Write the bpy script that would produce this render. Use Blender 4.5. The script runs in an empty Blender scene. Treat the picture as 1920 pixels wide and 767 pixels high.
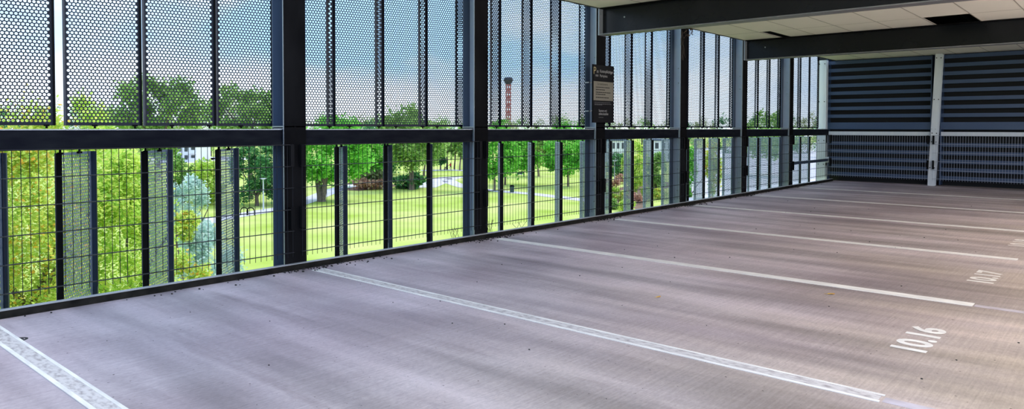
import bpy, math, random
from math import sin, cos, pi, atan2, sqrt
from mathutils import Vector, Matrix

random.seed(7)
S = bpy.context.scene
COL = S.collection
# ------------------------------------------------------------------ camera
F, YAW, PITCH, ROLL, CY, H, CX = 1349.57, 0.721, 0.027, 0.002, 276.176, 1.324, 5.931
Y0 = 3.695                    # first full column; columns stand every 2.5 m
FAR = 19.06
G = -8.7                      # park lawn below the parking deck
fw = Vector((-sin(YAW)*cos(PITCH), cos(YAW)*cos(PITCH), -sin(PITCH)))
r_ = Vector((cos(YAW), sin(YAW), 0)); u_ = r_.cross(fw)
R2 = r_*cos(ROLL) + u_*sin(ROLL); U2 = -r_*sin(ROLL) + u_*cos(ROLL)
CP = Vector((CX, 0, H))
cd = bpy.data.cameras.new('camera'); cam = bpy.data.objects.new('camera', cd); COL.objects.link(cam)
M3 = Matrix((R2, U2, -fw)).transposed()
cam.matrix_world = Matrix.Translation(CP) @ M3.to_4x4()
cd.sensor_width = 36; cd.lens = F/1920*36; cd.shift_y = (CY-383.5)/1920
cd.clip_start = 0.05; cd.clip_end = 3000
S.camera = cam
def ray(x, y): return fw + R2*((x-960)/F) - U2*((y-CY)/F)
def at(x, y, dist): return CP + ray(x, y)*dist          # a point seen at x,y at a distance
def on_ground(x, y, z=G):
    d = ray(x, y); return CP + d*((z-CP.z)/d.z)
# ------------------------------------------------------------------ world, light, exposure
W = bpy.data.worlds.new('sky'); S.world = W; W.use_nodes = True
nt = W.node_tree; nt.nodes.clear(); N = nt.nodes.new; L = nt.links.new
o = N('ShaderNodeOutputWorld'); bg = N('ShaderNodeBackground'); tc = N('ShaderNodeTexCoord')
mp = N('ShaderNodeMapping'); mp.inputs['Scale'].default_value = (1, 1, 2.6)
nz = N('ShaderNodeTexNoise'); nz.inputs['Scale'].default_value = 2.3; nz.inputs['Detail'].default_value = 6; nz.inputs['Roughness'].default_value = .55
cr = N('ShaderNodeValToRGB'); cr.color_ramp.elements[0].position = .42; cr.color_ramp.elements[1].position = .70
cr.color_ramp.elements[0].color = (.34, .58, .90, 1); cr.color_ramp.elements[1].color = (.93, .97, 1.0, 1)
sep = N('ShaderNodeSeparateXYZ'); hz = N('ShaderNodeMapRange'); hz.inputs[1].default_value = -.02; hz.inputs[2].default_value = .085
hz.inputs[3].default_value = 1; hz.inputs[4].default_value = 0
mx = N('ShaderNodeMixRGB'); mx.inputs[2].default_value = (.86, .93, 1, 1)
L(tc.outputs['Generated'], mp.inputs[0]); L(mp.outputs[0], nz.inputs['Vector']); L(nz.outputs['Fac'], cr.inputs[0])
L(tc.outputs['Generated'], sep.inputs[0]); L(sep.outputs[2], hz.inputs[0]); L(hz.outputs[0], mx.inputs[0]); L(cr.outputs[0], mx.inputs[1])
L(mx.outputs[0], bg.inputs[0]); bg.inputs[1].default_value = 1.25; L(bg.outputs[0], o.inputs[0])
sd = bpy.data.lights.new('sun', 'SUN'); sun = bpy.data.objects.new('sun', sd); COL.objects.link(sun)
sd.energy = 1.3; sd.angle = .25; sd.color = (1, .95, .84)
sun.rotation_euler = (math.radians(38), 0, math.radians(160))
S.view_settings.view_transform = 'Standard'; S.view_settings.look = 'None'
S.view_settings.gamma = 1; S.view_settings.use_curve_mapping = False
S.view_settings.exposure = 0.6
# ------------------------------------------------------------------ materials
def mat(name, col, rough=.6, metal=0., spec=.5, noise=None, col2=None, scale=4, stretch=(1, 1, 1), bump=0., coat=0, pos=(.35, .7)):
    m = bpy.data.materials.new(name); m.use_nodes = True; n = m.node_tree; b = n.nodes['Principled BSDF']
    b.inputs['Base Color'].default_value = (*col, 1); b.inputs['Roughness'].default_value = rough
    b.inputs['Metallic'].default_value = metal; b.inputs['Specular IOR Level'].default_value = spec
    b.inputs['Coat Weight'].default_value = coat
    if col2 is not None:
        t = n.nodes.new('ShaderNodeTexCoord'); p = n.nodes.new('ShaderNodeMapping'); p.inputs['Scale'].default_value = stretch
        z = n.nodes.new('ShaderNodeTexNoise'); z.inputs['Scale'].default_value = scale; z.inputs['Detail'].default_value = 5
        c = n.nodes.new('ShaderNodeValToRGB'); c.color_ramp.elements[0].position = pos[0]; c.color_ramp.elements[1].position = pos[1]
        c.color_ramp.elements[0].color = (*col, 1); c.color_ramp.elements[1].color = (*col2, 1)
        n.links.new(t.outputs['Object'], p.inputs[0]); n.links.new(p.outputs[0], z.inputs['Vector'])
        n.links.new(z.outputs['Fac'], c.inputs[0]); n.links.new(c.outputs[0], b.inputs['Base Color'])
        if bump:
            bp = n.nodes.new('ShaderNodeBump'); bp.inputs['Strength'].default_value = bump; bp.inputs['Distance'].default_value = .01
            n.links.new(z.outputs['Fac'], bp.inputs['Height']); n.links.new(bp.outputs[0], b.inputs['Normal'])
    return m
M = {}
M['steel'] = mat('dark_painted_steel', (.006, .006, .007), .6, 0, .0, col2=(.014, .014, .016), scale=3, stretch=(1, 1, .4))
M['steel2'] = mat('slate_steel', (.04, .065, .12), .35, 0, .6, col2=(.055, .085, .15), scale=3, stretch=(1, 1, .3))
M['sheet'] = mat('backlit_sheet', (.008, .013, .028), .45, 0, .2)  # dark as seen backlit: shade put into the shutters' colour
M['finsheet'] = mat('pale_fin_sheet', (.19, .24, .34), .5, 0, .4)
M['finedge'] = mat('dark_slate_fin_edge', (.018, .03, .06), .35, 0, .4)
M['web'] = mat('daylit_web', (.34, .42, .56), .28, 0, .9, col2=(.42, .50, .64), scale=3)  # paler than the flanges: outdoor light painted into the web
M['beam'] = mat('glossy_dark_beam', (.004, .005, .008), .25, 0, .28, col2=(.008, .009, .013), scale=2)
M['wire'] = mat('coated_wire', (.008, .010, .016), .45, 0, .2)
M['rail'] = mat('rail_paint', (.004, .005, .010), .5, 0, .03, col2=(.010, .012, .017), scale=9, stretch=(.5, .5, 2))
M['edge'] = mat('worn_galvanised_lit_edge', (.30, .33, .38), .35, .3)
M['post'] = mat('pale_galvanised_steel', (.62, .68, .76), .45, 0., col2=(.70, .74, .80), scale=5, stretch=(2, 2, .5))
M['louvre'] = mat('blue_black_louvre', (.03, .06, .14), .4, 0, .6, col2=(.04, .075, .16), scale=1.5)
M['dark'] = mat('dark_backing', (.006, .007, .010), .8)
M['curb'] = mat('weathered_curb', (.006, .006, .006), .8, 0, .1, col2=(.022, .02, .018), scale=8, bump=.3)
M['curbtop'] = mat('curb_cap', (.33, .34, .37), .5)
M['tile'] = mat('ceiling_tile_white', (.80, .765, .71), .85, col2=(.83, .79, .73), scale=1.3)
M['tbar'] = mat('ceiling_grid_bar', (.38, .35, .31), .6)
M['deck'] = mat('roof_void', (.05, .055, .05), .8)
M['paint'] = mat('floor_paint', (.80, .76, .73), .6, col2=(.60, .56, .55), scale=5, stretch=(1, 5, 1))
M['paint_worn'] = mat('worn_floor_paint', (.30, .255, .26), .75, col2=(.56, .51, .51), scale=40, stretch=(.5, 1, 1), bump=.3, pos=(.30, .55))
M['paint_old'] = mat('faded_floor_paint', (.50, .45, .51), .7, col2=(.36, .31, .35), scale=8)
M['signblack'] = mat('sign_black', (.004, .004, .006), .4, 0, .15)
M['signpale'] = mat('sign_pale', (.15, .14, .115), .5)
M['signwhite'] = mat('sign_white', (.30, .30, .31), .5)
M['signyellow'] = mat('sign_gold', (.32, .27, .14), .5)
M['signgrey'] = mat('sign_grey', (.10, .10, .11), .5)
M['path'] = mat('pale_path', (.62, .58, .66), .9, col2=(.74, .70, .76), scale=.3)
M['soil'] = mat('soil', (.14, .08, .05), .95, col2=(.25, .15, .09), scale=1)
M['bark'] = mat('bark', (.10, .075, .065), .9, col2=(.24, .18, .15), scale=5, stretch=(3, 3, .6), bump=.5)
M['white_wall'] = mat('white_render', (.72, .73, .78), .8)
M['glass_dark'] = mat('dark_window', (.04, .05, .07), .15)
M['lamp'] = mat('grey_lamp_post', (.48, .53, .55), .5)
M['red'] = mat('red_jacket', (.62, .03, .05), .8)
M['navy'] = mat('navy_cloth', (.02, .025, .05), .8)
M['skin'] = mat('skin', (.55, .33, .24), .6)
M['brick_red'] = mat('red_mast_paint', (.45, .10, .10), .7)
M['grit'] = mat('dark_grit', (.02, .018, .018), .9)
M['yleaf'] = mat('yellow_leaf', (.65, .42, .08), .6, col2=(.50, .25, .05), scale=30)
M['twig'] = mat('dry_twig', (.09, .065, .05), .9)
M['binmat'] = mat('dark_green_bin', (.02, .06, .05), .6)
def leafmat(name, a, b, c, trans=.45):
    m = bpy.data.materials.new(name); m.use_nodes = True; n = m.node_tree; n.nodes.clear()
    out = n.nodes.new('ShaderNodeOutputMaterial'); g = n.nodes.new('ShaderNodeNewGeometry')
    r = n.nodes.new('ShaderNodeValToRGB'); e = r.color_ramp.elements
    e[0].color = (*a, 1); e[0].position = .0; e[1].color = (*c, 1); e[1].position = 1; k = e.new(.78 if 'orange' in name else .6); k.color = (*b, 1)
    d = n.nodes.new('ShaderNodeBsdfDiffuse'); t = n.nodes.new('ShaderNodeBsdfTranslucent'); mm = n.nodes.new('ShaderNodeMixShader')
    mm.inputs[0].default_value = trans
    n.links.new(g.outputs['Random Per Island'], r.inputs[0])
    for s in (d, t): n.links.new(r.outputs[0], s.inputs[0])
    n.links.new(d.outputs[0], mm.inputs[1]); n.links.new(t.outputs[0], mm.inputs[2]); n.links.new(mm.outputs[0], out.inputs[0])
    return m
M['lf_yellow'] = leafmat('yellow_green_leaves', (.34, .58, .10), (.72, .88, .20), (.95, .88, .30))
M['lf_orange'] = leafmat('orange_berry_leaves', (.36, .58, .10), (.80, .86, .22), (.95, .50, .10))
M['lf_green'] = leafmat('fresh_green_leaves', (.10, .42, .05), (.26, .68, .10), (.50, .85, .22))
M['lf_mid'] = leafmat('mid_green_leaves', (.16, .36, .08), (.38, .58, .16), (.62, .75, .30))
M['lf_dark'] = leafmat('dark_green_leaves', (.04, .16, .05), (.12, .34, .12), (.30, .52, .22))
M['lf_blue'] = leafmat('pale_blue_green_needles', (.42, .60, .54), (.62, .76, .72), (.85, .92, .90))
M['lf_haze'] = leafmat('far_olive_leaves', (.22, .28, .14), (.42, .46, .22), (.60, .62, .34))
M['lf_pink'] = leafmat('pink_brown_planting', (.45, .22, .16), (.72, .45, .36), (.80, .70, .40))
# floor: worn brushed concrete
def floor_mat():
    m = bpy.data.materials.new('brushed_concrete'); m.use_nodes = True; n = m.node_tree; b = n.nodes['Principled BSDF']
    A = n.nodes.new; K = n.links.new
    t = A('ShaderNodeTexCoord')
    def noise(sc, det, st, rough=.5):
        p = A('ShaderNodeMapping'); p.inputs['Scale'].default_value = st; z = A('ShaderNodeTexNoise')
        z.inputs['Scale'].default_value = sc; z.inputs['Detail'].default_value = det; z.inputs['Roughness'].default_value = rough
        K(t.outputs['Object'], p.inputs[0]); K(p.outputs[0], z.inputs['Vector']); return z.outputs['Fac']
    def ramp(s, p0, p1, c0, c1):
        r = A('ShaderNodeValToRGB'); r.color_ramp.elements[0].position = p0; r.color_ramp.elements[1].position = p1
        r.color_ramp.elements[0].color = (*c0, 1); r.color_ramp.elements[1].color = (*c1, 1); K(s, r.inputs[0]); return r.outputs[0]
    def mix(f, a, c, mode='MIX'):
        x = A('ShaderNodeMixRGB'); x.blend_type = mode
        if isinstance(f, float): x.inputs[0].default_value = f
        else: K(f, x.inputs[0])
        K(a, x.inputs[1]); K(c, x.inputs[2]); return x.outputs[0]
    patch = ramp(noise(.55, 4, (1, 1, 1)), .38, .66, FLOOR_A, FLOOR_B)
    # brown dust from the driving aisle
    sx = A('ShaderNodeSeparateXYZ'); K(t.outputs['Object'], sx.inputs[0])
    mr = A('ShaderNodeMapRange'); mr.inputs[1].default_value = 1.5; mr.inputs[2].default_value = 5.5; K(sx.outputs[0], mr.inputs[0])
    dn = A('ShaderNodeMath'); dn.operation = 'MULTIPLY'; K(mr.outputs[0], dn.inputs[0]); K(ramp(noise(.8, 5, (.5, 1.4, 1)), .28, .62, (.25,)*3, (1,)*3), dn.inputs[1])
    brown = A('ShaderNodeRGB'); brown.outputs[0].default_value = (*FLOOR_C, 1)
    c = mix(dn.outputs[0], patch, brown.outputs[0])
    bands = ramp(noise(1.5, 3, (.22, 1.5, 1)), .32, .68, (.58,)*3, (1.25,)*3)
    c = mix(1.0, c, bands, 'MULTIPLY')
    broom = ramp(noise(3.2, 3, (22, .5, 1), .7), .3, .7, (.86,)*3, (1.1,)*3)
    c = mix(1.0, c, broom, 'MULTIPLY')
    tyre = ramp(noise(1.1, 6, (.35, 2.6, 1), .65), .56, .70, (1,)*3, (.74, .72, .72))
    c = mix(1.0, c, tyre, 'MULTIPLY')
    fine = ramp(noise(60, 4, (1, .5, 1), .7), .3, .7, (.86,)*3, (1.12,)*3)
    c = mix(1.0, c, fine, 'MULTIPLY')
    speck = ramp(noise(34, 2, (1, 1, 1)), .24, .29, (.3, .28, .28), (1,)*3)
    c = mix(1.0, c, speck, 'MULTIPLY')
    K(c, b.inputs['Base Color']); b.inputs['Roughness'].default_value = .62; b.inputs['Specular IOR Level'].default_value = .35
    bp = A('ShaderNodeBump'); bp.inputs['Strength'].default_value = .25; bp.inputs['Distance'].default_value = .004
    K(fine, bp.inputs['Height']); K(bp.outputs[0], b.inputs['Normal'])
    return m
FLOOR_A, FLOOR_B, FLOOR_C = (.345, .270, .305), (.545, .46, .505), (.43, .345, .285)
M['floor'] = floor_mat()
def grass_mat():
    m = mat('lawn', (.36, .48, .06), .95, 0, .1, col2=(.64, .67, .23), scale=.12, stretch=(1, 1, 1), pos=(.3, .7))
    return m
M['grass'] = grass_mat()
# ------------------------------------------------------------------ mesh helpers
class MB:
    def __init__(s): s.v = []; s.f = []; s.m = []
    def add(s, vs, fs, mi=0):
        k = len(s.v); s.v += [tuple(v) for v in vs]; s.f += [tuple(i+k for i in f) for f in fs]; s.m += [mi]*len(fs)
    def box(s, x0, x1, y0, y1, z0, z1, mi=0, T=None):
        vs = [Vector(p) for p in ((x0, y0, z0), (x1, y0, z0), (x1, y1, z0), (x0, y1, z0), (x0, y0, z1), (x1, y0, z1), (x1, y1, z1), (x0, y1, z1))]
        if T: vs = [T @ v for v in vs]
        s.add(vs, [(0, 3, 2, 1), (4, 5, 6, 7), (0, 1, 5, 4), (1, 2, 6, 5), (2, 3, 7, 6), (3, 0, 4, 7)], mi)
    def tube(s, p, q, r0, r1=None, n=8, mi=0):
        p = Vector(p); q = Vector(q); r1 = r0 if r1 is None else r1; d = (q-p).normalized()
        a = d.orthogonal().normalized(); b = d.cross(a)
        vs = [c+(a*cos(2*pi*i/n)+b*sin(2*pi*i/n))*r for c, r in ((p, r0), (q, r1)) for i in range(n)]
        s.add(vs, [(i, (i+1) % n, n+(i+1) % n, n+i) for i in range(n)]+[tuple(range(n-1, -1, -1)), tuple(range(n, 2*n))], mi)
    def ball(s, c, r, n=8, m=6, mi=0):
        c = Vector(c); rx, ry, rz = (r, r, r) if not hasattr(r, '__len__') else r
        vs = [c+Vector((0, 0, rz))]+[c+Vector((rx*sin(pi*j/m)*cos(2*pi*i/n), ry*sin(pi*j/m)*sin(2*pi*i/n), rz*cos(pi*j/m))) for j in range(1, m) for i in range(n)]+[c-Vector((0, 0, rz))]
        fs = [(0, 1+i, 1+(i+1) % n) for i in range(n)]
        for j in range(m-2):
            fs += [(1+j*n+i, 1+(j+1)*n+i, 1+(j+1)*n+(i+1) % n, 1+j*n+(i+1) % n) for i in range(n)]
        e = len(vs)-1; fs += [(1+(m-2)*n+i, e, 1+(m-2)*n+(i+1) % n) for i in range(n)]
        s.add(vs, fs, mi)
    def mesh(s, name, *mats):
        me = bpy.data.meshes.new(name); me.from_pydata(s.v, [], s.f)
        for m in mats: me.materials.append(M[m])
        if len(mats) > 1: me.polygons.foreach_set('material_index', s.m)
        me.update(); return me
    def build(s, name, mats, parent=None, loc=None, smooth=False):
        me = s.mesh(name, *(mats if isinstance(mats, (list, tuple)) else [mats]))
        if smooth: me.polygons.foreach_set('use_smooth', [True]*len(me.polygons))
        ob = bpy.data.objects.new(name, me); COL.objects.link(ob)
        if parent: ob.parent = parent
        if loc: ob.location = loc
        return ob
def tag(ob, label=None, cat=None, group=None, kind=None):
    for k, v in (('label', label), ('category', cat), ('group', group), ('kind', kind)):
        if v: ob[k] = v
    return ob
def empty(name, loc=(0, 0, 0), rz=0):
    ob = bpy.data.objects.new(name, None); COL.objects.link(ob); ob.empty_display_size = .1
    ob.location = loc; ob.rotation_euler = (0, 0, rz); return ob
def copy_tree(ob, parent=None):
    c = ob.copy(); COL.objects.link(c)
    if parent: c.parent = parent
    for ch in list(ob.children): copy_tree(ch, c)
    return c
def struct(ob): ob['kind'] = 'structure'; return ob
ORD = ['first', 'second', 'third', 'fourth', 'fifth', 'sixth', 'seventh', 'eighth', 'ninth', 'tenth', 'eleventh', 'twelfth', 'thirteenth', 'fourteenth', 'fifteenth', 'sixteenth', 'seventeenth', 'eighteenth']
# ------------------------------------------------------------------ the setting
YN, XR = -7.0, 17.0
b = MB(); b.box(0, XR, YN, FAR+.3, -.30, 0)
struct(b.build('floor', 'floor'))
# ceiling: tiles on a grid of 0.645 x 1.25 m, with two openings
RX1, RY0 = 9.1, CEIL_Y0 if 'CEIL_Y0' in globals() else 3.85
zc = 3.043
b = MB(); g = MB()
xs = [.03]+[.07+.645*k for k in range(1, 15)]
ys = [k for k in [11.36+1.25*j for j in range(-6, 7)] if k < FAR]+[FAR+.1]
gp = .004
for i in range(len(xs)-1):
    for j in range(len(ys)-1):
        x0, x1, y0, y1 = xs[i], xs[i+1], ys[j], ys[j+1]
        if abs(y0-12.61) < .05 and abs(x0-3.295) < .03: continue
        if abs(y0-12.61) < .05 and abs(x0-.715) < .03: x0 += .2
        b.box(x0+gp, x1-gp, y0+gp, y1-gp, zc, zc+.018)
for x in xs[1:]: g.box(x-.008, x+.008, ys[0], ys[-1], zc-.002, zc+.01)
for y in ys: g.box(xs[0], xs[-1], y-.006, y+.006, zc-.0015, zc+.01)
b.box(xs[0], xs[-1], ys[0], ys[-1], zc+.42, zc+.55, 1)
for k in range(0, 14): b.box(xs[0]+.1+k*.65, xs[0]+.14+k*.65, ys[0], ys[-1], zc+.30, zc+.42, 1)
b.box(xs[0]-.02, xs[0], ys[0], ys[-1], zc-.01, zc+.55, 1)
struct(b.build('ceiling', ['tile', 'deck'])); 
struct(g.build('trim_1', 'tbar'))
# curb along the facade
b = MB(); b.box(.0, .045, YN, FAR-.1, -.0, .054, 0); b.box(-.004, .047, YN, FAR-.1, .054, .06, 1)
struct(b.build('trim_2', ['curb', 'curbtop']))
# slab edge (the deck's outer face)
# far wall: dark backing, louvre panels are things
b = MB(); b.box(-.5, XR, FAR+.28, FAR+.34, -.3, 3.6); struct(b.build('wall_far', 'dark'))
b = MB(); b.box(XR-.2, XR, YN, FAR+.3, 0, 1.0); struct(b.build('wall_right', 'curbtop'))
# ------------------------------------------------------------------ added fill: unseen tube lights over the aisle that brighten floor and ceiling
for k, y in enumerate((1.0, 3.5, 6.0, 8.5, 11.0, 13.5)):
    t = empty('fill_lamp', (7.6, y, 2.5))
    tag(t, 'unseen added fill tube over the aisle, %s from the near end' % ORD[k], 'lamp', 'added fill lamps')
    b = MB(); b.box(-.02, .02, -.75, .75, .03, .05); b.build('housing', 'curbtop', t)
    for yy in (-.6, .6): b = MB(); b.tube((0, yy, .05), (0, yy, .543), .004, n=5); b.build('cord', 'wire', t)
    b = MB(); b.tube((0, -.73, 0), (0, .73, 0), .03, n=10)
    m = M.get('tube')
    if not m:
        m = bpy.data.materials.new('fill_tube'); m.use_nodes = True; bs = m.node_tree.nodes['Principled BSDF']
        bs.inputs['Emission Color'].default_value = (1, .93, .82, 1); bs.inputs['Emission Strength'].default_value = 130; M['tube'] = m
    b.build('tube', 'tube', t)
# ------------------------------------------------------------------ steel columns
CD = .20; CW = .115
def column(zlo, zhi):  # one paint split by face: shaded inside, bluish outside, daylit web
    t = empty('steel_column')
    b = MB(); b.box(-.016, 0, -CW, CW, zlo, zhi); b.box(-.0155, -.0005, -CW-.0015, -CW, zlo, zhi, 1); b.build('inner_flange', ['steel', 'edge'], t)  # pale strip: lit flange edge put into the colour, with worn paint
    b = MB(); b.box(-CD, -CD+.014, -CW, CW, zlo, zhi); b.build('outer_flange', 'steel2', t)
    b = MB(); b.box(-CD+.014, -.016, -.006, .006, zlo, zhi)
    b.build('web', 'web', t)
    b = MB()
    for s in (-1, 1):
        for z in (1.315, 1.165):
            y0, y1 = (s*.006, s*(CW-.004)); b.box(-CD+.014, -.016, min(y0, y1), max(y0, y1), z-.008, z)
    for s in (-1, 1): b.box(-CD-.0, .0, min(s*.006, s*(CW+.004)), max(s*.006, s*(CW+.004)), 1.325, 1.337)
    b.build('stiffener_plate', 'edge', t)
    for z in (.25, .62, 2.1, 2.35):
        b = MB(); b.tube((-.10, -.018, z), (-.10, .018, z), .011, n=6); b.build('bolt', 'edge', t)
    return t
NAMEC = ['widest steel column, foreground left, black face towards the deck', 'second full-height steel column from the left along the railing',
         'steel column behind the hanging parking sign', 'steel column with dry plant remains hanging at its top',
         'steel column carrying the second ceiling beam', 'last steel column before the far left corner']
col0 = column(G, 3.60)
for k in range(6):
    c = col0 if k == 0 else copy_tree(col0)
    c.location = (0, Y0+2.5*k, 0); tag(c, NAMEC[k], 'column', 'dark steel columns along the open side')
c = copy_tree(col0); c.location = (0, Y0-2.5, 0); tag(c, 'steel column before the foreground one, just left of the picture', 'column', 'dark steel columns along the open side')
# pale corner column and leaning pale post of the far wall
def pale_post(x, y, lean, w, label):
    t = empty('galvanised_post', (x, y, 0)); t.rotation_euler = (0, lean, 0)
    z1 = zc+.0
    b = MB(); b.box(-w/2, w/2, -.012, 0, 0, 1.31); b.box(-w/2, w/2, -.012, 0, 1.318, z1); b.build('front_flange', 'post', t)
    b = MB(); b.box(-.005, .005, 0, .11, 0, z1); b.build('web', 'post', t)
    b = MB(); b.box(-w/2, w/2, .11, .122, 0, z1); b.build('rear_flange', 'post', t)
    for z in (.42, 1.02, 1.22, 2.0, 2.95):
        for s in (-1, 1): b = MB(); b.tube((s*w*.3, -.012, z), (s*w*.3, -.022, z), .012, n=6); b.build('bolt', 'steel', t)
    return tag(t, label, 'post')
pale_post(-.215, 18.86, 0, .215, 'pale galvanised post in the far left corner')
pale_post(2.235, 18.93, math.radians(2.2), .15, 'pale galvanised post dividing the dark louvred wall')
# ------------------------------------------------------------------ rail beams between the columns, and the low handrail of the last bay
BAY = ['leftmost bay', 'second bay from the left', 'third bay from the left, left of the parking sign', 'fourth bay, right of the parking sign', 'fifth bay from the left', 'sixth bay from the left', 'last bay beside the far corner']
for k in range(6):
    y0, y1 = Y0-2.5+2.5*k+CW+.002, Y0+2.5*k-CW-.002
    if k == 5: pass
    t = empty('rail_beam', (0, (y0+y1)/2, 1.155)); hl = (y1-y0)/2
    tag(t, 'dark steel rail beam under the perforated shutters, ' + BAY[k], 'beam', 'rail beams between the columns')
    b = MB(); b.box(-.040, -.032, -hl, hl, 0, .145); b.build('web', 'rail', t)
    b = MB(); b.box(-.17, -.032, -hl, hl, .145, .153); b.build('top_flange', 'edge', t)  # pale top: light caught by the upper face is in its colour
    b = MB(); b.box(-.17, -.040, -hl, hl, 0, .008); b.build('bottom_flange', 'rail', t)
y0, y1 = Y0+12.5+CW+.002, 18.83
t = empty('rail_beam', (0, (y0+y1)/2, 1.155)); hl = (y1-y0)/2
tag(t, 'short dark rail beam ending at the pale corner post', 'beam', 'rail beams between the columns')
b = MB(); b.box(-.040, -.032, -hl, hl, 0, .145); b.build('web', 'rail', t)
b = MB(); b.box(-.17, -.032, -hl, hl, .145, .153); b.build('top_flange', 'edge', t)  # coloured lighter than its web, as lit on top
b = MB(); b.box(-.13, -.040, -hl, hl, 0, .008); b.build('bottom_flange', 'rail', t)
t = empty('handrail', (-.06, (y0+y1)/2, .50))
b = MB(); b.box(-.03, .03, -hl, hl, 0, .065); b.build('box_rail', 'steel2', t)
b = MB(); b.box(-.05, .045, hl-.02, hl, -.03, .11); b.build('end_plate', 'post', t)
tag(t, 'slate box-section handrail in the bay beside the far left corner', 'handrail')
# ------------------------------------------------------------------ perforated panels
HP, HR, RR = .028, .0245, .0108
def perf(w, h, th=.002):
    """flat sheet in the xz plane with staggered round holes, x 0..w, z 0..h"""
    b = MB(); mgx, mgz = .016, .016
    nx = int((w-2*mgx)/HP); nz = int((h-2*mgz)/HR)
    ox = (w-nx*HP)/2; oz = (h-nz*HR)/2
    hx, hz = HP/2, HR/2
    ang = []; ca = math.atan2(hz, hx)
    for q in range(4):
        ang += [q*pi/2, q*pi/2+(ca if q % 2 == 0 else pi/2-ca)*.5, q*pi/2+(ca if q % 2 == 0 else pi/2-ca), q*pi/2+((ca if q % 2 == 0 else pi/2-ca)+pi/2)/2]
    outer = []
    for a in ang:
        c, s = cos(a), sin(a); k = min(hx/abs(c) if abs(c) > 1e-9 else 1e9, hz/abs(s) if abs(s) > 1e-9 else 1e9); outer.append((c*k, s*k))
    inner = [(RR*cos(a), RR*sin(a)) for a in ang]
    n = len(ang)
    F1 = [(i, (i+1) % n, n+(i+1) % n, n+i) for i in range(n)]
    F2 = [(3*n+i, 3*n+(i+1) % n, 2*n+(i+1) % n, 2*n+i) for i in range(n)]
    F3 = [(n+i, n+(i+1) % n, 3*n+(i+1) % n, 3*n+i) for i in range(n)]
    for r in range(nz):
        cz = oz+hz+r*HR; off = hx if r % 2 else 0; m = nx-1 if r % 2 else nx
        for i in range(m):
            cx = ox+hx+off+i*HP
            vs = [(cx+x, 0, cz+z) for x, z in outer]+[(cx+x, 0, cz+z) for x, z in inner]+[(cx+x, th, cz+z) for x, z in outer]+[(cx+x, th, cz+z) for x, z in inner]
            b.add(vs, F1+F2+F3)
        if r % 2:
            b.box(ox, ox+hx, 0, th, cz-hz, cz+hz); b.box(ox+nx*HP-hx, ox+nx*HP, 0, th, cz-hz, cz+hz)
    b.box(0, ox, 0, th, 0, h); b.box(w-ox, w, 0, th, 0, h)
    b.box(ox, w-ox, 0, th, 0, oz); b.box(ox, w-ox, 0, th, h-oz, h)
    return b
def panel(w, h, fl, side, name, hang):
    t = empty(name)
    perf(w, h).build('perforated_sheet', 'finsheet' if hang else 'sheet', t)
    for nm, x0 in (('inner_edge', 0), ('outer_edge', w-.003)):
        b = MB(); y0, y1 = sorted((0, side*fl)); b.box(x0, x0+.003, y0, y1, 0, h)
        x2 = x0 if nm == 'inner_edge' else x0-.012
        y2, y3 = sorted((side*fl, side*(fl-.003))); b.box(x2, x2+.015, y2, y3, 0, h)
        b.build(nm, 'steel' if nm == 'inner_edge' else 'finedge', t)
    for x in (.10*w, .62*w):
        b = MB()
        if hang: b.tube((x, side*.012, h), (x, side*.012, h+.04), .009); b.box(x-.02, x+.02, side*.012-.012, side*.012+.012, h-.012, h+.004)
        else: b.tube((x, side*.012, -.022), (x, side*.012, .0), .008); b.box(x-.018, x+.018, side*.012-.011, side*.012+.011, -.006, .008)
        b.build('hanger' if hang else 'pivot', 'steel', t)
    return t
FH = 1.26
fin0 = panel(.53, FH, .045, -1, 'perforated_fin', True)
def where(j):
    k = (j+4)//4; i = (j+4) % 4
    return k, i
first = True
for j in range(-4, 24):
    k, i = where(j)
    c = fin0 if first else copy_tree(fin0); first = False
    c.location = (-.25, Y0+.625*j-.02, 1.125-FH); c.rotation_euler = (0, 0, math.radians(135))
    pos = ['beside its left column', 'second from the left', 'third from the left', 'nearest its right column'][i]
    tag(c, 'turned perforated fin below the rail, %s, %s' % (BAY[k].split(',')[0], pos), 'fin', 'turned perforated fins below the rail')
PH = 2.30
up = {.585: panel(.585, PH, .018, 1, 'perforated_shutter', False), .55: panel(.55, PH, .018, 1, 'perforated_shutter', False), .64: panel(.64, PH, .018, 1, 'perforated_shutter', False)}
used = set()
for j in range(-3, 25):
    k, i = where(j-1)
    w = .64 if k > 0 else (.55 if j == -2 else .585)
    a = math.radians((11, 15, 19, 13, 7, 6, 6)[k])
    if j == 24: w = .55
    c = up[w] if w not in used else copy_tree(up[w]); used.add(w)
    c.location = (-.25, Y0+.625*j-.01, 1.335); c.rotation_euler = (0, 0, atan2(-cos(a), -sin(a)))
    pos = ['beside its left column', 'second from the left', 'third from the left', 'nearest its right column'][i]
    tag(c, 'upright perforated shutter above the rail, %s, %s' % (BAY[k].split(',')[0], pos), 'shutter', 'perforated shutters above the rail')
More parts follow.
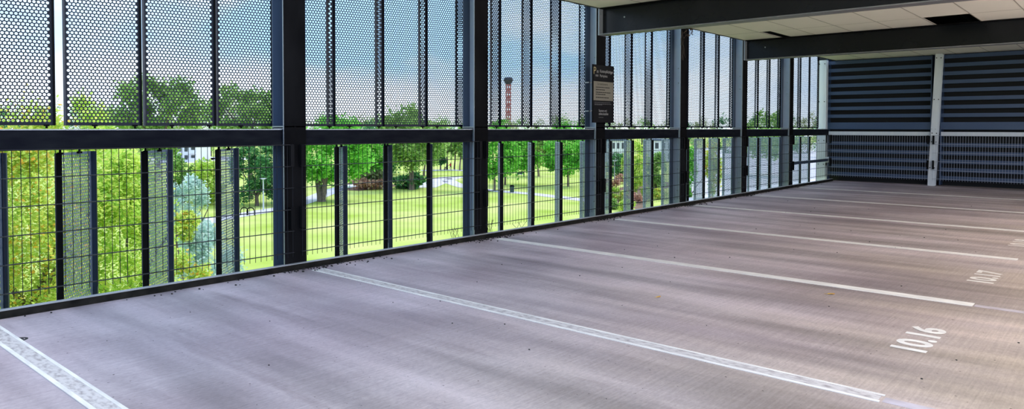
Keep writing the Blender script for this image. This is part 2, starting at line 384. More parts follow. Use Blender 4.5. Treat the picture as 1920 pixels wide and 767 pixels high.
# ------------------------------------------------------------------ welded mesh fence panels
def fence(length, label, group='welded mesh fence panels', light=False):
    t = empty('mesh_fence_panel'); hl = length/2; w = 'wire' if not light else 'wire2'
    for z in (.168, .367, .566, .766, .965, 1.163):
        b = MB()
        for x in (-.006, .006): b.tube((x, -hl, z), (x, hl, z), .0036, n=5)
        b.build('horizontal_rod', w, t)
    b = MB(); n = int(length/.0535); 
    for i in range(n+1):
        y = -hl+.01+i*(length-.02)/n; b.tube((0, y, .125), (0, y, 1.166), .0026, n=5)
    b.build('vertical_wires', w, t)
    for s in (-1, 1):
        for z in (.965, .388):
            b = MB(); y = s*(hl-.015)
            b.box(-.034, -.008, y-.016, y+.016, z, z+.20); b.box(.007, .011, y-.018, y+.018, z, z+.20)
            b.build('clamp', 'steel', t)
    tag(t, label, 'fence', group); return t
M['wire2'] = mat('lit_wire', (.30, .33, .42), .3, .3, .7)  # far fence wire painted paler, as lit against the dark louvres
for k in range(6):
    y0, y1 = Y0-2.5+2.5*k+.035, Y0+2.5*k-.045
    t = fence(y1-y0, 'dark welded mesh fence panel on the curb, ' + BAY[k].split(',')[0]); t.location = (.042, (y0+y1)/2, 0)
y0, y1 = Y0+12.5+.035, 18.80
t = fence(y1-y0, 'dark mesh fence panel ending at the pale corner post'); t.location = (.042, (y0+y1)/2, 0)
for x0, x1, lb in ((-.12, 2.18, 'mesh fence panel before the louvred wall, left of the pale post'), (2.26, 4.70, 'mesh fence panel before the louvred wall, right of the pale post')):
    t = fence(x1-x0, lb, 'mesh fence panels before the louvred wall', True); t.location = ((x0+x1)/2, 18.87, 0); t.rotation_euler = (0, 0, -pi/2)
# ------------------------------------------------------------------ louvred panels of the far wall
def louvre(x0, x1, label):
    t = empty('louvre_panel', (x0, FAR, 0)); w = x1-x0; p = .192
    b = MB(); b.box(.0, w, 0, .012, 1.305, 1.475); b.build('apron_panel', 'louvre', t)
    for k in range(9):
        z = 1.592+p*k; b = MB()
        if z+.085 > zc+.12: break
        b.box(.02, w-.02, 0, .006, z, min(z+.085, 3.3))
        b.add([(.02, 0, z+.085), (w-.02, 0, z+.085), (w-.02, .16, z+.03), (.02, .16, z+.03), (.02, .002, z+.081), (w-.02, .002, z+.081), (w-.02, .16, z+.026), (.02, .16, z+.026)], [(0, 1, 2, 3), (4, 7, 6, 5), (0, 3, 7, 4), (1, 5, 6, 2)])
        b.build('blade', 'louvre', t)
    for k in range(5):
        z = .10+p*k+.04; b = MB(); b.box(.02, w-.02, .02, .026, z, z+.09)
        b.add([(.02, .02, z+.09), (w-.02, .02, z+.09), (w-.02, .16, z+.04), (.02, .16, z+.04)], [(0, 1, 2, 3)])
        b.build('blade', 'louvre', t)
    b = MB()
    for x in (0, w-.02): b.box(x, x+.02, -.006, .27, 0.02, zc+.3)
    b.build('side_frame', 'louvre', t)
    b = MB(); b.box(0.02, w-.02, .01, .05, 1.155, 1.25); b.build('ledge', 'post', t)
    tag(t, label, 'louvre', 'dark blue louvre panels of the far wall')
louvre(-.17, 2.19, 'dark blue louvred wall panel between corner and pale post')
louvre(2.37, 4.80, 'dark louvred wall panel right of the pale post')
louvre(4.82, 7.20, 'dark louvred wall panel further right, hardly lit')
# ------------------------------------------------------------------ ceiling beams
def beam(y, label):
    t = empty('ceiling_beam', (0.0, y, 2.657)); x1 = 9.0
    b = MB(); b.box(.035, x1, -.1, .1, 0, .014); b.build('bottom_flange', 'steelb', t)
    b = MB(); b.box(.035, x1, -.006, .006, .014, .372); b.build('web', 'beam', t)
    b = MB(); b.box(.035, x1, -.1, .1, .372, .384); b.build('top_flange', 'steel', t)
    b = MB(); b.box(.014, .034, -.1, .1, -.004, .386); b.build('end_plate', 'edge', t)
    for z in (.07, .30):
        for s in (-1, 1): b = MB(); b.tube((.034, s*.06, z), (.046, s*.06, z), .011, n=6); b.build('bolt', 'edge', t)
    b = MB(); b.tube((.40, -.006, .23), (.40, -.014, .23), .012, n=8); b.build('bolt', 'edge', t)
    tag(t, label, 'beam', 'dark steel ceiling beams')
M['steelb'] = mat('scuffed_flange', (.14, .15, .17), .45, .2, col2=(.22, .22, .23), scale=9, stretch=(1, 4, 1))
beam(Y0+5, 'near dark steel ceiling beam above the parking sign')
beam(Y0+10, 'farther dark steel ceiling beam, lower in the picture')
# ------------------------------------------------------------------ parking sign
def text_mesh(s, size, sx=1., bold=0.):
    cu = bpy.data.curves.new('t', 'FONT'); cu.body = s; cu.size = size; cu.offset = bold; cu.resolution_u = 4
    ob = bpy.data.objects.new('t', cu); COL.objects.link(ob); bpy.context.view_layer.update()
    me = bpy.data.meshes.new_from_object(ob.evaluated_get(bpy.context.evaluated_depsgraph_get()))
    bpy.data.objects.remove(ob); 
    vs = [(v.co.x*sx, v.co.y) for v in me.vertices]; fs = [tuple(p.vertices) for p in me.polygons]; bpy.data.meshes.remove(me)
    return vs, fs
def solid_text(b, s, place, size, sx=1., bold=0., th=.001, fit=None):
    vs, fs = text_mesh(s, size, sx, bold)
    x0 = min(v[0] for v in vs); x1 = max(v[0] for v in vs); y0 = min(v[1] for v in vs); y1 = max(v[1] for v in vs)
    if fit: vs = [((v[0]-x0)/(x1-x0)*fit[0], (v[1]-y0)/(y1-y0)*fit[1]) for v in vs]
    b.add([place(x, y, th) for x, y in vs], fs)
t = empty('parking_sign', (.10, 8.615, 1.40))
SW, SH = .265, .82
b = MB(); b.box(-.012, 0, -SW, SW, 0, SH); b.build('board', 'signblack', t)
b = MB()
for x0, x1, y0, y1 in ((-SW, SW, 0, .004), (-SW, SW, SH-.004, SH), (-SW, -SW+.005, 0, SH), (SW-.005, SW, 0, SH)): b.box(-.013, .002, x0, x1, y0, y1)
b.build('rim', 'steel', t)
b = MB(); b.box(0, .0015, -SW+.02, SW-.015, .315, .585); b.build('pale_notice', 'signpale', t)
# reading direction runs with +y seen from the deck
def onsign(dx): return lambda ox, oz: (lambda x, y, th: (dx+th, ox+x, oz+y))
W0 = onsign(.0)
b = MB(); solid_text(b, 'P', W0(-SW+.02, .685), 1, fit=(.06, .10)); b.build('lettering', 'signyellow', t)
b = MB(); solid_text(b, 'Kostenpflichtiger', W0(-.09, .700), 1, fit=(.335, .055)); solid_text(b, 'Parkplatz', W0(-.09, .638), 1, fit=(.19, .048))
solid_text(b, 'Scannen und', W0(-.115, .155), 1, fit=(.20, .035)); solid_text(b, 'online bezahlen', W0(-.115, .108), 1, fit=(.24, .038))
b.build('lettering', 'signwhite', t)
b = MB()
for (x, y, w, h) in ((-.17, .705, .045, .035), (-.20, .652, .07, .028)): b.box(0, .001, x, x+w, y, y+h)
b.build('pictogram', 'signgrey', t)
b = MB(); solid_text(b, "So funktioniert's", onsign(.0015)(-.15, .535), 1, fit=(.26, .030)); b.build('lettering', 'signblack', t)
b = MB()
random.seed(3)
for r, (z, ln) in enumerate(((.497, .33), (.462, .20), (.425, .37), (.397, .22), (.352, .30))):
    x = -.19
    b = MB()
    while x < -.19+ln:
        w = random.uniform(.015, .05); b.box(.0015, .0022, x, x+w, z, z+.011); x += w+.007
    b.build('small_print', 'signblack', t)
b = MB()
for z, ln in ((.285, .40), (.262, .38), (.25, .16), (.072, .11)):
    x = -.22 if z > .1 else -.115; e = x+ln
    b = MB()
    while x < e:
        w = random.uniform(.015, .05); b.box(.0, .0008, x, x+w, z, z+.007); x += w+.007
    b.build('small_print', 'signgrey', t)
for z in (.155, .555):
    b = MB(); b.box(-.028, -.012, -.32, .12, z, z+.014); b.box(-.098, -.012, -.32, -.306, z, z+.014)
    b.box(-.10, -.012, -.02, .10, z-.002, z+.016)
    b.build('bracket', 'edge', t)
tag(t, 'black hanging pay-parking notice with a pale panel in its middle', 'sign')
# ------------------------------------------------------------------ floor markings
def line(yc, x0, x1, k, label, w=.062):
    t = empty('parking_line', (x0, yc, 0.0005))
    n = x1-x0
    b = MB()
    if k <= 0:
        b.box(0, n, -w, -w+.024, 0, .004); b.box(0, n, w-.02, w, 0, .004); b.build('painted_edge', 'paint', t)
        b = MB(); b.box(.01, n-.01, -w+.02, w-.016, 0, .0028); b.build('worn_middle', 'paint_worn', t)
    else:
        b.box(0, n, -w, w, 0, .004); b.build('painted_strip', 'paint', t)
    tag(t, label, 'line', 'white parking bay lines')
    return t
LL = ['white bay line in the bottom left corner, cut off', 'long worn white bay line starting at the widest column', 'bay line between the two nearest painted numbers',
      'bay line behind the middle painted number, ending near the farthest one', 'fourth white bay line from the far wall', 'third white bay line from the far wall', 'second white bay line from the far wall, thin', ]
for k in range(-1, 6):
    yc = 1.262 if k == -1 else Y0+.125+2.5*k
    line(yc, .16, 4.99, k, LL[k+1])
    b = MB(); b.box(5.0, 12, yc-.045, yc+.03, .0003, .0018)
    if k < 2: tag(b.build('faded_line', 'paint_old'), ['faded continuation of the corner bay line', 'faded lilac stripe continuing the long worn line', 'faded lilac stripe continuing the line above 10.16'][k+1], 'line', 'faded aisle stripes')
for k, s in enumerate(('10.16', '10.17', '10.18')):
    yc = 5.09+2.53*k; b = MB()
    # text runs along +y, tops point to the railing
    vs, fs = text_mesh(s, 1, 1, .034)
    x0 = min(v[0] for v in vs); x1 = max(v[0] for v in vs); y0 = min(v[1] for v in vs); y1 = max(v[1] for v in vs)
    b.add([(4.99-(y-y0)/(y1-y0)*.205, yc-.32+(x-x0)/(x1-x0)*.64, .002) for x, y in vs], [tuple(reversed(f)) for f in fs])
    tag(b.build('bay_number', 'paint'), ['nearest and largest painted bay number, 10.16', 'middle painted bay number, reading 10.17', 'farthest painted bay number, 10.18, at the right edge'][k], 'number', 'painted bay numbers')
# ------------------------------------------------------------------ litter on the deck
def leaf(p, rz, s, label):
    b = MB(); pts = [(0, 0, .002), (.012, .008, .007), (.03, .012, .004), (.05, .004, .009), (.058, 0, .006), (.05, -.006, .003), (.03, -.013, .008), (.012, -.007, .003)]
    b.add([Vector(q)*s for q in pts], [tuple(range(8))]); b.tube(Vector((-.02, 0, .003))*s, (0, 0, .003), .0012, n=4)
    o_ = b.build('fallen_leaf', 'yleaf'); o_.location = p; o_.rotation_euler = (0, 0, rz); tag(o_, label, 'leaf')
leaf((4.05, 5.95, 0.001), .6, 1.1, 'yellow fallen leaf on the concrete between lines near 10.16')
leaf((3.09, 4.94, 0.001), 1.3, .9, 'small yellowish leaf lying nearer the long worn line')
random.seed(11)
b = MB()
for _ in range(130):
    y = random.uniform(1.0, 18); x = .05+abs(random.gauss(0, .09)); r = random.uniform(.003, .009)
    b.ball((x, y, r*.6), (r*1.3, r, r*.7), 6, 4)
for cyy in (Y0, Y0+2.5, Y0+5, Y0+7.5, Y0+10):
    for _ in range(60):
        y = cyy+random.gauss(.1, .25); x = .05+abs(random.gauss(0, .07)); r = random.uniform(.003, .011)
        b.ball((x, y, r*.6), (r*1.5, r, r*.7), 6, 4)
for _ in range(90):
    x = random.uniform(.2, 5.5); y = random.uniform(1.3, 15); r = random.uniform(.002, .0065)
    b.ball((x, y, r*.6), (r*1.4, r, r*.7), 6, 4)
tag(b.build('grit', 'grit'), 'dark grit and crumbs scattered along the curb and over the deck', 'grit', kind='stuff')
b = MB(); n = 20
b.add([(.028*cos(2*pi*i/n), .028*sin(2*pi*i/n), .0012) for i in range(n)], [tuple(range(n))])
for i in range(n):
    a0, a1 = 2*pi*i/n, 2*pi*(i+1)/n
    b.add([(.034*cos(a0), .034*sin(a0), .002), (.034*cos(a1), .034*sin(a1), .002), (.05*cos(a1), .05*sin(a1), .001), (.05*cos(a0), .05*sin(a0), .001)], [(0, 3, 2, 1)])
o_ = b.build('floor_drain', 'grit'); o_.location = (.69, 1.315, 0); tag(o_, 'small round dark spot drain beside the corner bay line', 'drain')
# dry plant remains
random.seed(5)
b = MB()
for k in range(5):
    p = Vector((.02, Y0+7.5-.11, 2.98))
    for s in range(7):
        q = p+Vector((random.uniform(-.012, .015), random.uniform(-.02, .02), -.06-.02*random.random())); b.tube(p, q, .002, .0015, 4); p = q
for k in range(28):
    p = Vector((.03, Y0+7.5+random.uniform(-.05, .2), 2.98+random.uniform(-.08, .04))); q = p+Vector((random.uniform(-.04, .06), random.uniform(-.06, .06), random.uniform(-.06, .03)))
    b.tube(p, q, .004, .002, 4); b.ball(q, (.012, .018, .008), 5, 4)
tag(b.build('dry_climber', 'twig'), 'dry dark climber remains hanging from the top of a column', 'plant')
def weed(y, n, h, label):
    b = MB()
    for k in range(n):
        p = Vector((-.03, y+random.uniform(-.12, .12), -.04)); d = Vector((random.uniform(-.2, .1), random.uniform(-.5, .5), 1))
        for s in range(5):
            q = p+d*h/5*random.uniform(.8, 1.2); b.tube(p, q, .003, .002, 4); p = q; d += Vector((random.uniform(-.2, .2), random.uniform(-.3, .3), -.12))
    tag(b.build('dry_weed', 'twig'), label, 'plant', 'dry weeds behind the curb')
weed(6.42, 7, .34, 'reddish dry weed behind the curb, right of the second column')
weed(5.85, 5, .26, 'dry weed behind the curb, left of the second column')
weed(6.95, 4, .22, 'thin dry weed behind the curb, between two fins of the third bay')
# ------------------------------------------------------------------ the park
b = MB(); b.add([(-900, -500, G), (400, -500, G), (400, 900, G), (-900, 900, G)], [(0, 1, 2, 3)])
struct(b.build('ground', 'grass'))
def ribbon(name, pts, w, m, label, cat='path'):
    P = [on_ground(x, y) for x, y in pts]; b = MB(); vs = []
    for i, p in enumerate(P):
        d = (P[min(i+1, len(P)-1)]-P[max(i-1, 0)]); d.z = 0; d.normalize(); nrm = Vector((-d.y, d.x, 0))
        ww = w[i] if isinstance(w, (list, tuple)) else w
        vs += [p+nrm*ww/2+Vector((0, 0, .03)), p-nrm*ww/2+Vector((0, 0, .03))]
    b.add(vs, [(2*i, 2*i+1, 2*i+3, 2*i+2) for i in range(len(P)-1)])
    tag(b.build(name, m), label, cat)
ribbon('footpath', [(330, 432), (400, 412), (460, 402), (530, 391), (575, 377), (625, 357), (665, 346)], 3.0, 'path', 'pale footpath crossing the lawn left of the forked tree')
ribbon('footpath', [(800, 352), (822, 339), (845, 333), (880, 331)], [3, 5, 5, 4], 'path', 'pale forking footpath seen left of the second column')
ribbon('footpath', [(834, 335), (850, 344), (872, 351), (915, 357), (1000, 364), (1100, 376), (1160, 388)], 2.6, 'path', 'long pale footpath across the lawn behind the third bay')
ribbon('footpath', [(790, 320), (842, 319), (900, 321)], 4, 'path', 'far pale footpath under the row of young trees')
ribbon('road', [(300, 306), (345, 297), (400, 296), (450, 300)], 22, 'path', 'bright open road in front of the white house', 'road')
b = MB(); b.add([on_ground(x, y)+Vector((0, 0, .05)) for x, y in ((1268, 388), (1640, 400), (1640, 262), (1268, 280))], [(0, 1, 2, 3)])
tag(b.build('paved_yard', 'path'), 'pale paved yard behind the bays beyond the fourth column', 'yard')
ribbon('flower_bed', [(1150, 392), (1168, 372), (1200, 354), (1258, 342)], 7, 'soil', 'brown planting bed right of the parking sign', 'bed')
ribbon('flower_bed', [(650, 357), (690, 352), (740, 346)], 5, 'soil', 'reddish brown bed under the hedge', 'bed')
def crown_mesh(n, rx, rz, ls, nclump, seed, mname, flat=.55):
    """a crown of single leaves, origin at its middle"""
    R = random.Random(seed); b = MB(); cl = []
    for _ in range(nclump):
        while True:
            p = Vector((R.uniform(-1, 1), R.uniform(-1, 1), R.uniform(-1, 1)))
            if .25 < p.length < 1: break
        p *= .82/max(p.length, .55) if R.random() < .75 else .8
        cl.append((p, R.uniform(.16, .34)))
    V = b.v; Fc = b.f
    for _ in range(n):
        c, s = R.choice(cl); g_ = Vector((R.gauss(0, 1), R.gauss(0, 1), R.gauss(0, .8))); g_ = g_*(s*.55) if g_.length < 2.2 else g_*(s*.3)
        q = c+g_; q = Vector((q.x*rx, q.y*rx, q.z*rz))
        a = R.uniform(0, 2*pi); e = R.gauss(0, flat); l = ls*R.uniform(.6, 1.35)
        d = Vector((cos(a)*cos(e), sin(a)*cos(e), sin(e))); sd_ = d.cross(Vector((R.gauss(0, .5), R.gauss(0, .5), 1))).normalized()
        k = len(V)
        V += [tuple(q), tuple(q+d*l*.5+sd_*l*.34), tuple(q+d*l), tuple(q+d*l*.5-sd_*l*.34)]; Fc.append((k, k+1, k+2, k+3))
    b.m = [0]*len(Fc)
    return b.mesh('crown', mname)
def trunk(b, h, r, lean=0, forks=3, seed=0, spread=.35, top=3.0):
    R = random.Random(seed); p = Vector((0, 0, -.1)); d = Vector((lean, 0, 1)); z = 0; n = 5
    for i in range(n):
        q = p+d*h/n; b.tube(p, q, r*(1-.08*i), r*(1-.08*(i+1)), 9); p = q; d += Vector((R.uniform(-.08, .08), R.uniform(-.08, .08), 0))
    for k in range(forks):
        a = 2*pi*k/forks+R.random(); e = p.copy(); dd = Vector((cos(a)*spread*1.6, sin(a)*spread*1.6, 1)); rr = r*.55
        for i in range(4):
            q = e+dd*top*.25; b.tube(e, q, rr, rr*.75, 7); e = q; rr *= .75; dd += Vector((R.uniform(-.2, .2), R.uniform(-.2, .2), 0))
CACHE = {}
def tree(px, base_y, cx, top_y, bot_y, half_w, kind, label, cat='tree', name='park_tree', dist=None, n=2600, tr=.35, forks=3, ls=None, group=None, nclump=38):
    """base_y: where the trunk meets the lawn; or dist: how far away it stands"""
    if dist is None:
        g0 = on_ground(px, base_y); dist = (g0-CP).dot(fw)
    else:
        g0 = at(px, 300, dist); g0.z = G
    mid = at(cx, (top_y+bot_y)/2, dist); rx = half_w/F*dist; rz = (bot_y-top_y)/2/F*dist
    t = empty(name, g0); tag(t, label, cat, group)
    key = (n, kind, ls, round(rx/rz, 1), nclump)
    ls_ = ls or max(.35, dist*.0045)
    me = crown_mesh(n, rx, rz, ls_, nclump, len(CACHE)*7+hash(label) % 1 + 3, kind); CACHE[label] = me
    c = bpy.data.objects.new('crown', me); COL.objects.link(c); c.parent = t; c.location = mid-g0
    hh = max((mid.z-rz*.75)-G, .5)
    if tr > 0:
        b = MB(); trunk(b, hh, tr, 0, forks, len(CACHE), top=rz*.9); o2 = b.build('trunk', 'bark', t)
        o2.rotation_euler = (0, 0, 0)
    return t
# near trees just outside the garage, left
tree(40, 0, 38, 185, 640, 130, 'lf_orange', 'near rowan-like tree with orange specks at the left edge', dist=17, n=26000, ls=.105, tr=.16, nclump=90)
tree(215, 0, 222, 262, 640, 105, 'lf_yellow', 'near yellow-green tree behind the leftmost bay fence', dist=20, n=24000, ls=.115, tr=.16, nclump=80)
tree(165, 0, 160, 175, 330, 62, 'lf_yellow', 'loose yellow-green treetop rising behind the leftmost shutters', dist=30, n=5000, ls=.16, tr=.16)
tree(330, 0, 345, 480, 640, 55, 'lf_orange', 'low orange-yellow shrub treetop at the curb, leftmost bay', dist=19, n=7000, ls=.11, tr=.1)
tree(395, 0, 392, 415, 600, 58, 'lf_blue', 'pale blue-green conifer nearer the garage', dist=34, n=9000, ls=.16, tr=.15)
tree(355, 0, 352, 325, 470, 42, 'lf_blue', 'tall pale silvery conifer behind the leftmost bay', dist=48, n=7000, ls=.2, tr=.15)
tree(350, 0, 348, 395, 455, 26, 'lf_orange', 'small yellow bush in front of the silvery conifer', 'bush', 'bush', dist=33, n=2500, ls=.15, tr=.06)
tree(292, 0, 292, 128, 300, 80, 'lf_mid', 'large dome-shaped tree behind the leftmost shutters', dist=62, n=9000, ls=.36, tr=.35)
tree(470, 374, 458, 155, 275, 72, 'lf_mid', 'tall rounded tree left of the widest column', n=8000, tr=.4, ls=.5)
tree(482, 386, 484, 262, 384, 52, 'lf_dark', 'dark green tree behind the street lamp', n=6000, tr=.3, ls=.42)
tree(385, 384, 388, 300, 386, 34, 'lf_yellow', 'yellowish rounded bush beside the dark tree', 'bush', 'bush', n=3500, tr=.12, ls=.45)
tree(345, 380, 342, 285, 380, 26, 'lf_mid', 'olive tree left of the yellowish bush', n=2600, tr=.2, ls=.45)
# forked tree and its neighbours
t = tree(603, 378, 628, 213, 352, 72, 'lf_green', 'large bright green tree with a thick forked trunk', n=11000, tr=.0, ls=.5)
b = MB(); trunk(b, 3.0, .62, -.12, 2, 4, .3); trunk(b, 2.6, .5, .35, 2, 9, .3); b.build('trunk', 'bark', t)
tree(684, 352, 684, 250, 352, 42, 'lf_green', 'bushy green tree right of the forked tree', n=6000, tr=.25, ls=.48)
tree(710, 328, 715, 215, 335, 48, 'lf_dark', 'dark tree standing behind the reddish hedge', n=5500, tr=.3, ls=.6)
tree(772, 356, 772, 188, 318, 62, 'lf_mid', 'dome-topped tree with a pale straight trunk', n=9000, tr=.48, ls=.55)
tree(765, 354, 765, 322, 356, 32, 'lf_dark', 'dark rounded shrub at the foot of the dome-topped tree', 'bush', 'bush', n=2600, tr=0, ls=.5)
tree(705, 352, 700, 318, 345, 34, 'lf_haze', 'grey-green hedge beside the bushy green tree', 'hedge', 'hedge', n=2600, tr=0, ls=.5)
tree(690, 354, 692, 334, 356, 38, 'lf_pink', 'reddish brown low planting in front of the hedge', 'planting', 'planting', n=2600, tr=0, ls=.45)
tree(795, 330, 806, 225, 312, 36, 'lf_mid', 'slender tree right of the dome-topped tree', n=3500, tr=.22, ls=.6)
for i, (x, yb) in enumerate(((826, 319), (838, 318), (852, 318), (862, 320), (870, 319))):
    tree(x, yb, x, 232 if i else 288, 296 if i else 306, 13 if i else 9, 'lf_dark' if not i else 'lf_mid', ['dark small-crowned young tree beside the person in red', 'thin young tree directly behind the person in red', 'thin young tree right of the person in red', 'thin young tree close to the second column', 'thin young tree half hidden by the second column'][i], n=1300, tr=.22, ls=.75, forks=2, group='row of young trees', nclump=16)
# third bay
tree(927, 358, 930, 222, 334, 44, 'lf_green', 'leafy green tree right of the second column', n=6500, tr=.2, ls=.55)
tree(947, 347, 975, 240, 328, 40, 'lf_green', 'green tree with a slim trunk beside the litter bin', n=5500, tr=.22, ls=.55)
tree(1010, 331, 1012, 240, 318, 34, 'lf_mid', 'pale green tree in the middle of the third bay', n=4500, tr=.2, ls=.6)
tree(1065, 350, 1062, 232, 330, 48, 'lf_green', 'broad green tree left of the parking sign column', n=7500, tr=.2, ls=.55)
# fourth bay and beyond
tree(1158, 330, 1160, 285, 334, 22, 'lf_dark', 'dark shrub behind the street lamp right of the sign column', 'bush', 'bush', n=2200, tr=.1, ls=.5)
tree(1188, 372, 1190, 262, 362, 22, 'lf_yellow', 'yellow-green tree in the fourth bay', n=3600, tr=.2, ls=.45)
tree(1232, 368, 1232, 285, 362, 18, 'lf_mid', 'mid green bush tree at the right of the fourth bay', n=3000, tr=.15, ls=.45)
tree(1296, 370, 1292, 258, 385, 14, 'lf_green', 'narrow green tree right of the fourth column', n=3200, tr=.15, ls=.4)
tree(1335, 372, 1338, 262, 372, 16, 'lf_orange', 'orange-tinged tree seen between fins of the fifth bay', n=2600, tr=.15, ls=.4)
tree(1390, 330, 1440, 205, 300, 60, 'lf_mid', 'green tree behind the fifth and sixth bay shutters', n=4500, tr=.2, ls=.6)
for i, (x, y, k) in enumerate(((1148, 352, 'lf_pink'), (1166, 345, 'lf_pink'), (1150, 372, 'lf_yellow'), (1170, 378, 'lf_orange'), (1192, 380, 'lf_pink'), (1212, 372, 'lf_yellow'), (1236, 374, 'lf_orange'), (1150, 392, 'lf_mid'), (1176, 396, 'lf_yellow'))):
    tree(x, y, x, y-20, y, 14, k, ['pink flowering bush at the back of the bed, left', 'pink flowering bush at the back of the bed, right', 'yellow bush in the middle of the bed, left', 'orange bush in the middle of the bed', 'pink-brown bush in the middle of the bed', 'yellow bush in the bed behind a fin', 'orange bush at the right end of the bed', 'green bush at the front of the bed, left', 'yellow bush at the front of the bed'][i], 'bush', 'bush', n=1100, tr=0, ls=.38, group='flowering bushes of the bed', nclump=14)
# far belt of trees on the skyline
R = random.Random(21); belt = [crown_mesh(3200, 1, 1, .075, 30, 90+i, m) for i, m in enumerate(('lf_haze', 'lf_mid', 'lf_dark'))]
bx = -60; k = 0; nb = {}
SK = [(-60, 205), (60, 188), (120, 180), (200, 195), (380, 205), (420, 165), (500, 160), (560, 214), (620, 212), (760, 214), (850, 218), (920, 218), (960, 216), (1060, 214), (1150, 222), (1330, 215), (1530, 205), (1640, 205)]
def sky_y(x):
    for (a, ya), (c, yc) in zip(SK, SK[1:]):
        if a <= x <= c: return ya+(yc-ya)*(x-a)/(c-a)
    return 214
bl = ['far left end', 'leftmost bay', 'second bay', 'third bay', 'fourth bay', 'fifth bay', 'sixth bay']
while bx < 1560:
    dist = (250, 290)[k % 2]; hw = R.uniform(26, 36); ty = sky_y(bx)+R.uniform(-3, 7)
    g0 = at(bx, 300, dist); g0.z = G; mid = at(bx, (ty+296)/2, dist)
    t = empty('skyline_tree', g0)
    bay = sum(bx > v for v in (13, 534, 888, 1120, 1277, 1392)) 
    nb[bay] = nb.get(bay, 0)+1
    tag(t, 'distant skyline tree, %s from the left in the %s' % (ORD[nb[bay]-1], bl[bay]), 'tree', 'distant trees closing the park')
    c = bpy.data.objects.new('crown', R.choice(belt)); COL.objects.link(c); c.parent = t; c.location = mid-g0
    c.scale = (hw/F*dist, hw/F*dist, (296-ty)/2/F*dist); c.rotation_euler = (0, 0, R.uniform(0, 6))
    b = MB(); b.tube((0, 0, -.1), (0, 0, mid.z-G), .3, .2, 7); b.build('trunk', 'bark', t)
    bx += R.uniform(34, 42); k += 1
# street lamps
def street_lamp(x, y, top, label):
    g0 = on_ground(x, y); d = (g0-CP).dot(fw); h = (y-top)/F*d
    t = empty('street_lamp', g0); b = MB(); b.tube((0, 0, -.1), (0, 0, h), .10, .07, 10); b.build('pole', 'lamp', t)
    b = MB(); b.tube((0, 0, h), (0, 0, h+.12), .10, .30, 12); b.tube((0, 0, h+.12), (0, 0, h+.18), .42, .38, 14); b.build('lamp_head', 'lamp', t)
    tag(t, label, 'lamp')
street_lamp(494, 395, 337, 'pale street lamp on the footpath left of the widest column')
street_lamp(1152, 350, 303, 'pale street lamp right of the parking sign column')
street_lamp(375, 300, 262, 'far white street lamp before the white house')
# bicycle stands
for i, x in enumerate((458, 470)):
    g0 = on_ground(x, 404); b = MB(); pr = None
    for k in range(11):
        a = pi*k/10; q = Vector((cos(a)*.42, 0, .5+sin(a)*.4))
        if pr is not None: b.tube(pr, q, .06, n=6)
        pr = q
    for s in (-1, 1): b.tube((s*.42, 0, 0), (s*.42, 0, .5), .06, n=6)
    o_ = b.build('bicycle_stand', 'steel'); o_.location = g0; o_.rotation_euler = (0, 0, YAW)
    tag(o_, ['left black hoop bicycle stand on the footpath', 'right black hoop bicycle stand on the footpath'][i], 'stand', 'bicycle stands')
# litter bin, bench
g0 = on_ground(960, 361); b = MB(); b.tube((0, 0, 0), (0, 0, .95), .32, .36, 12); t = empty('litter_bin', g0); b.build('body', 'binmat', t)
b = MB(); b.tube((0, 0, .95), (0, 0, 1.15), .40, .25, 12); b.build('lid', 'steel', t); tag(t, 'dark green litter bin beside the long footpath', 'bin')
g0 = on_ground(976, 331); t = empty('park_bench', g0, YAW)
b = MB(); b.box(-.8, .8, -.25, .25, .42, .5); b.build('seat', 'white_wall', t)
b = MB(); b.box(-.8, .8, .22, .28, .5, 1.0); b.build('backrest', 'navy', t)
for s in (-.65, .65):
    b = MB(); b.box(s-.05, s+.05, -.22, .24, 0, .42); b.build('leg', 'navy', t)
tag(t, 'small pale and dark bench on the lawn behind the third bay', 'bench')
# distant walker in a red jacket with a dark pushchair
g0 = on_ground(845, 318.5); t = empty('person', g0, YAW-.3)
def simple_person(parent):
    b = MB(); b.tube((.10, 0, .88), (.14, .10, .50), .11, .08); b.tube((.14, .10, .50), (.16, .02, .06), .08, .055); b.ball((.19, .03, .05), (.12, .06, .05))
    b.tube((-.10, 0, .88), (-.10, -.08, .50), .11, .08); b.tube((-.10, -.08, .50), (-.04, -.1, .06), .08, .055); b.ball((-.0, -.1, .05), (.12, .06, .05)); b.ball((0, 0, .92), (.19, .15, .14))
    b.ball((0, 0, 1.60), (.10, .11, .13)); b.tube((0, 0, 1.42), (0, 0, 1.55), .06); b.ball((-.56, .07, 1.03), (.06, .04, .04)); b.ball((-.54, -.1, 1.03), (.06, .04, .04))
    o1 = b.build('body', 'navy', parent, smooth=True)
    b = MB(); b.ball((0, 0, 1.18), (.22, .19, .34), 12, 8)
    for s in (1, -1): b.tube((0, s*.2, 1.38), (-.22, s*.22, 1.15), .09, .075); b.tube((-.22, s*.22, 1.15), (-.52, s*.1, 1.04), .075, .05)
    b.build('jacket', 'red', parent, smooth=True)
    b = MB(); b.ball((.02, 0, 1.64), (.115, .12, .12)); b.build('hair', 'bark', parent, smooth=True)
simple_person(t); tag(t, 'distant person in a red jacket pushing a dark pushchair', 'person')
t2 = empty('pushchair', g0+Matrix.Rotation(YAW-.3, 3, 'Z') @ Vector((-1.2, 0, 0)), YAW-.3)
b = MB(); b.box(-.35, .25, -.22, .22, .42, .62); b.box(.12, .25, -.22, .22, .6, .98); b.build('seat', 'navy', t2)
b = MB()
for s in (-.2, .2): b.tube((.45, s, 1.03), (-.3, s, .2), .025); b.tube((.1, s, .5), (.2, s, .16), .025)
b.tube((.45, -.2, 1.03), (.45, .2, 1.03), .025); b.build('frame', 'steel', t2)
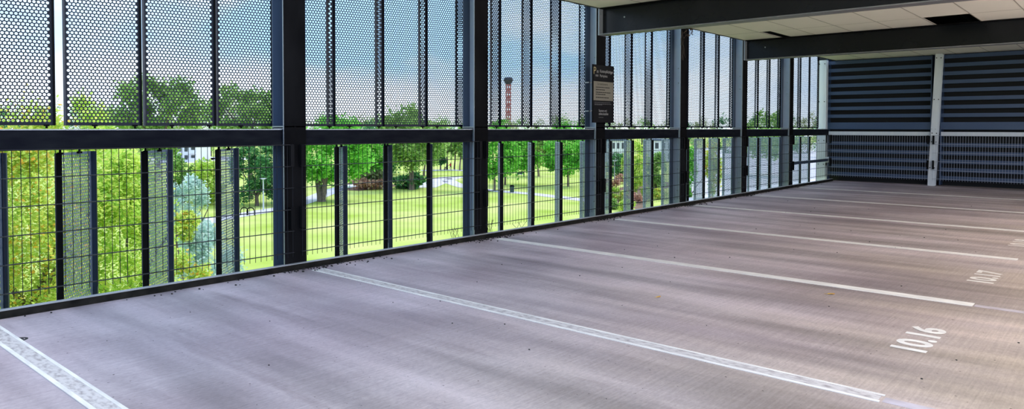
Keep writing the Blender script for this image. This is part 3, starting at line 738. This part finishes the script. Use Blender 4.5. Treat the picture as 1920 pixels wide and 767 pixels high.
for x in (-.33, .22):
    for s in (-.22, .22):
        b = MB(); b.tube((x, s-.03, .15), (x, s+.03, .15), .15, n=14); b.build('wheel', 'steel', t2)
tag(t2, 'dark pushchair in front of the distant person in red', 'pushchair')
# buildings
def house(x0, x1, ybase, ytop, depth, label, rows, cols, balcony=False):
    a = on_ground(x0, ybase); d = (a-CP).dot(fw); w = (x1-x0)/F*d; h = (ybase-ytop)/F*d
    t = empty('house', a, YAW)
    b = MB(); b.box(0, w, 0, depth, 0, h); b.build('wall', 'white_wall', t)
    b = MB(); b.box(-.4, w+.4, -.4, depth+.4, h, h+.5); b.build('roof', 'steel2', t)
    for r in range(rows):
        for c in range(cols):
            ww = w/cols; hh = h/rows; b = MB(); b.box(c*ww+ww*.25, c*ww+ww*.75, -.06, .05, r*hh+hh*.25, r*hh+hh*.8); b.build('window', 'glass_dark', t)
            if balcony and c == cols-1:
                b = MB(); b.box(c*ww+ww*.1, w+.2, -1.6, 0, r*hh+.02, r*hh+.2); b.box(c*ww+ww*.1, w+.2, -1.6, -1.5, r*hh+.2, r*hh+1.1); b.build('balcony', 'white_wall', t)
    tag(t, label, 'building')
house(318, 368, 303, 258, 10, 'white house with balconies behind the leftmost bay', 3, 4, True)
house(1120, 1172, 303, 264, 12, 'long white building right of the parking sign column', 2, 6)
house(1225, 1262, 303, 264, 12, 'white building seen at the right of the fourth bay', 2, 3)
# lattice tower on the horizon
g0 = at(953, 240, 620); g0.z = G; t = empty('radio_tower', g0)
ztop = at(953, 150, 620).z-G; hb = ztop
for k in range(8):
    b = MB(); z0, z1 = hb*k/8, hb*(k+1)/8
    for sx, sy in ((-1, -1), (1, -1), (1, 1), (-1, 1)): b.tube((sx*1.2, sy*1.2, z0), (sx*1.2, sy*1.2, z1), .5, n=6)
    b.tube((-1.6, -1.6, z0), (1.6, -1.6, z1), .35, n=5); b.tube((1.6, 1.6, z0), (-1.6, 1.6, z1), .35, n=5)
    b.build('mast_section', 'brick_red', t)
b = MB(); b.tube((0, 0, hb-3.5), (0, 0, hb), 2.4, 4.2, 14); b.tube((0, 0, hb), (0, 0, hb+2), 4.2, 3.2, 14); b.build('platform', 'navy', t)
tag(t, 'distant red and dark tower with a platform near its top', 'tower')
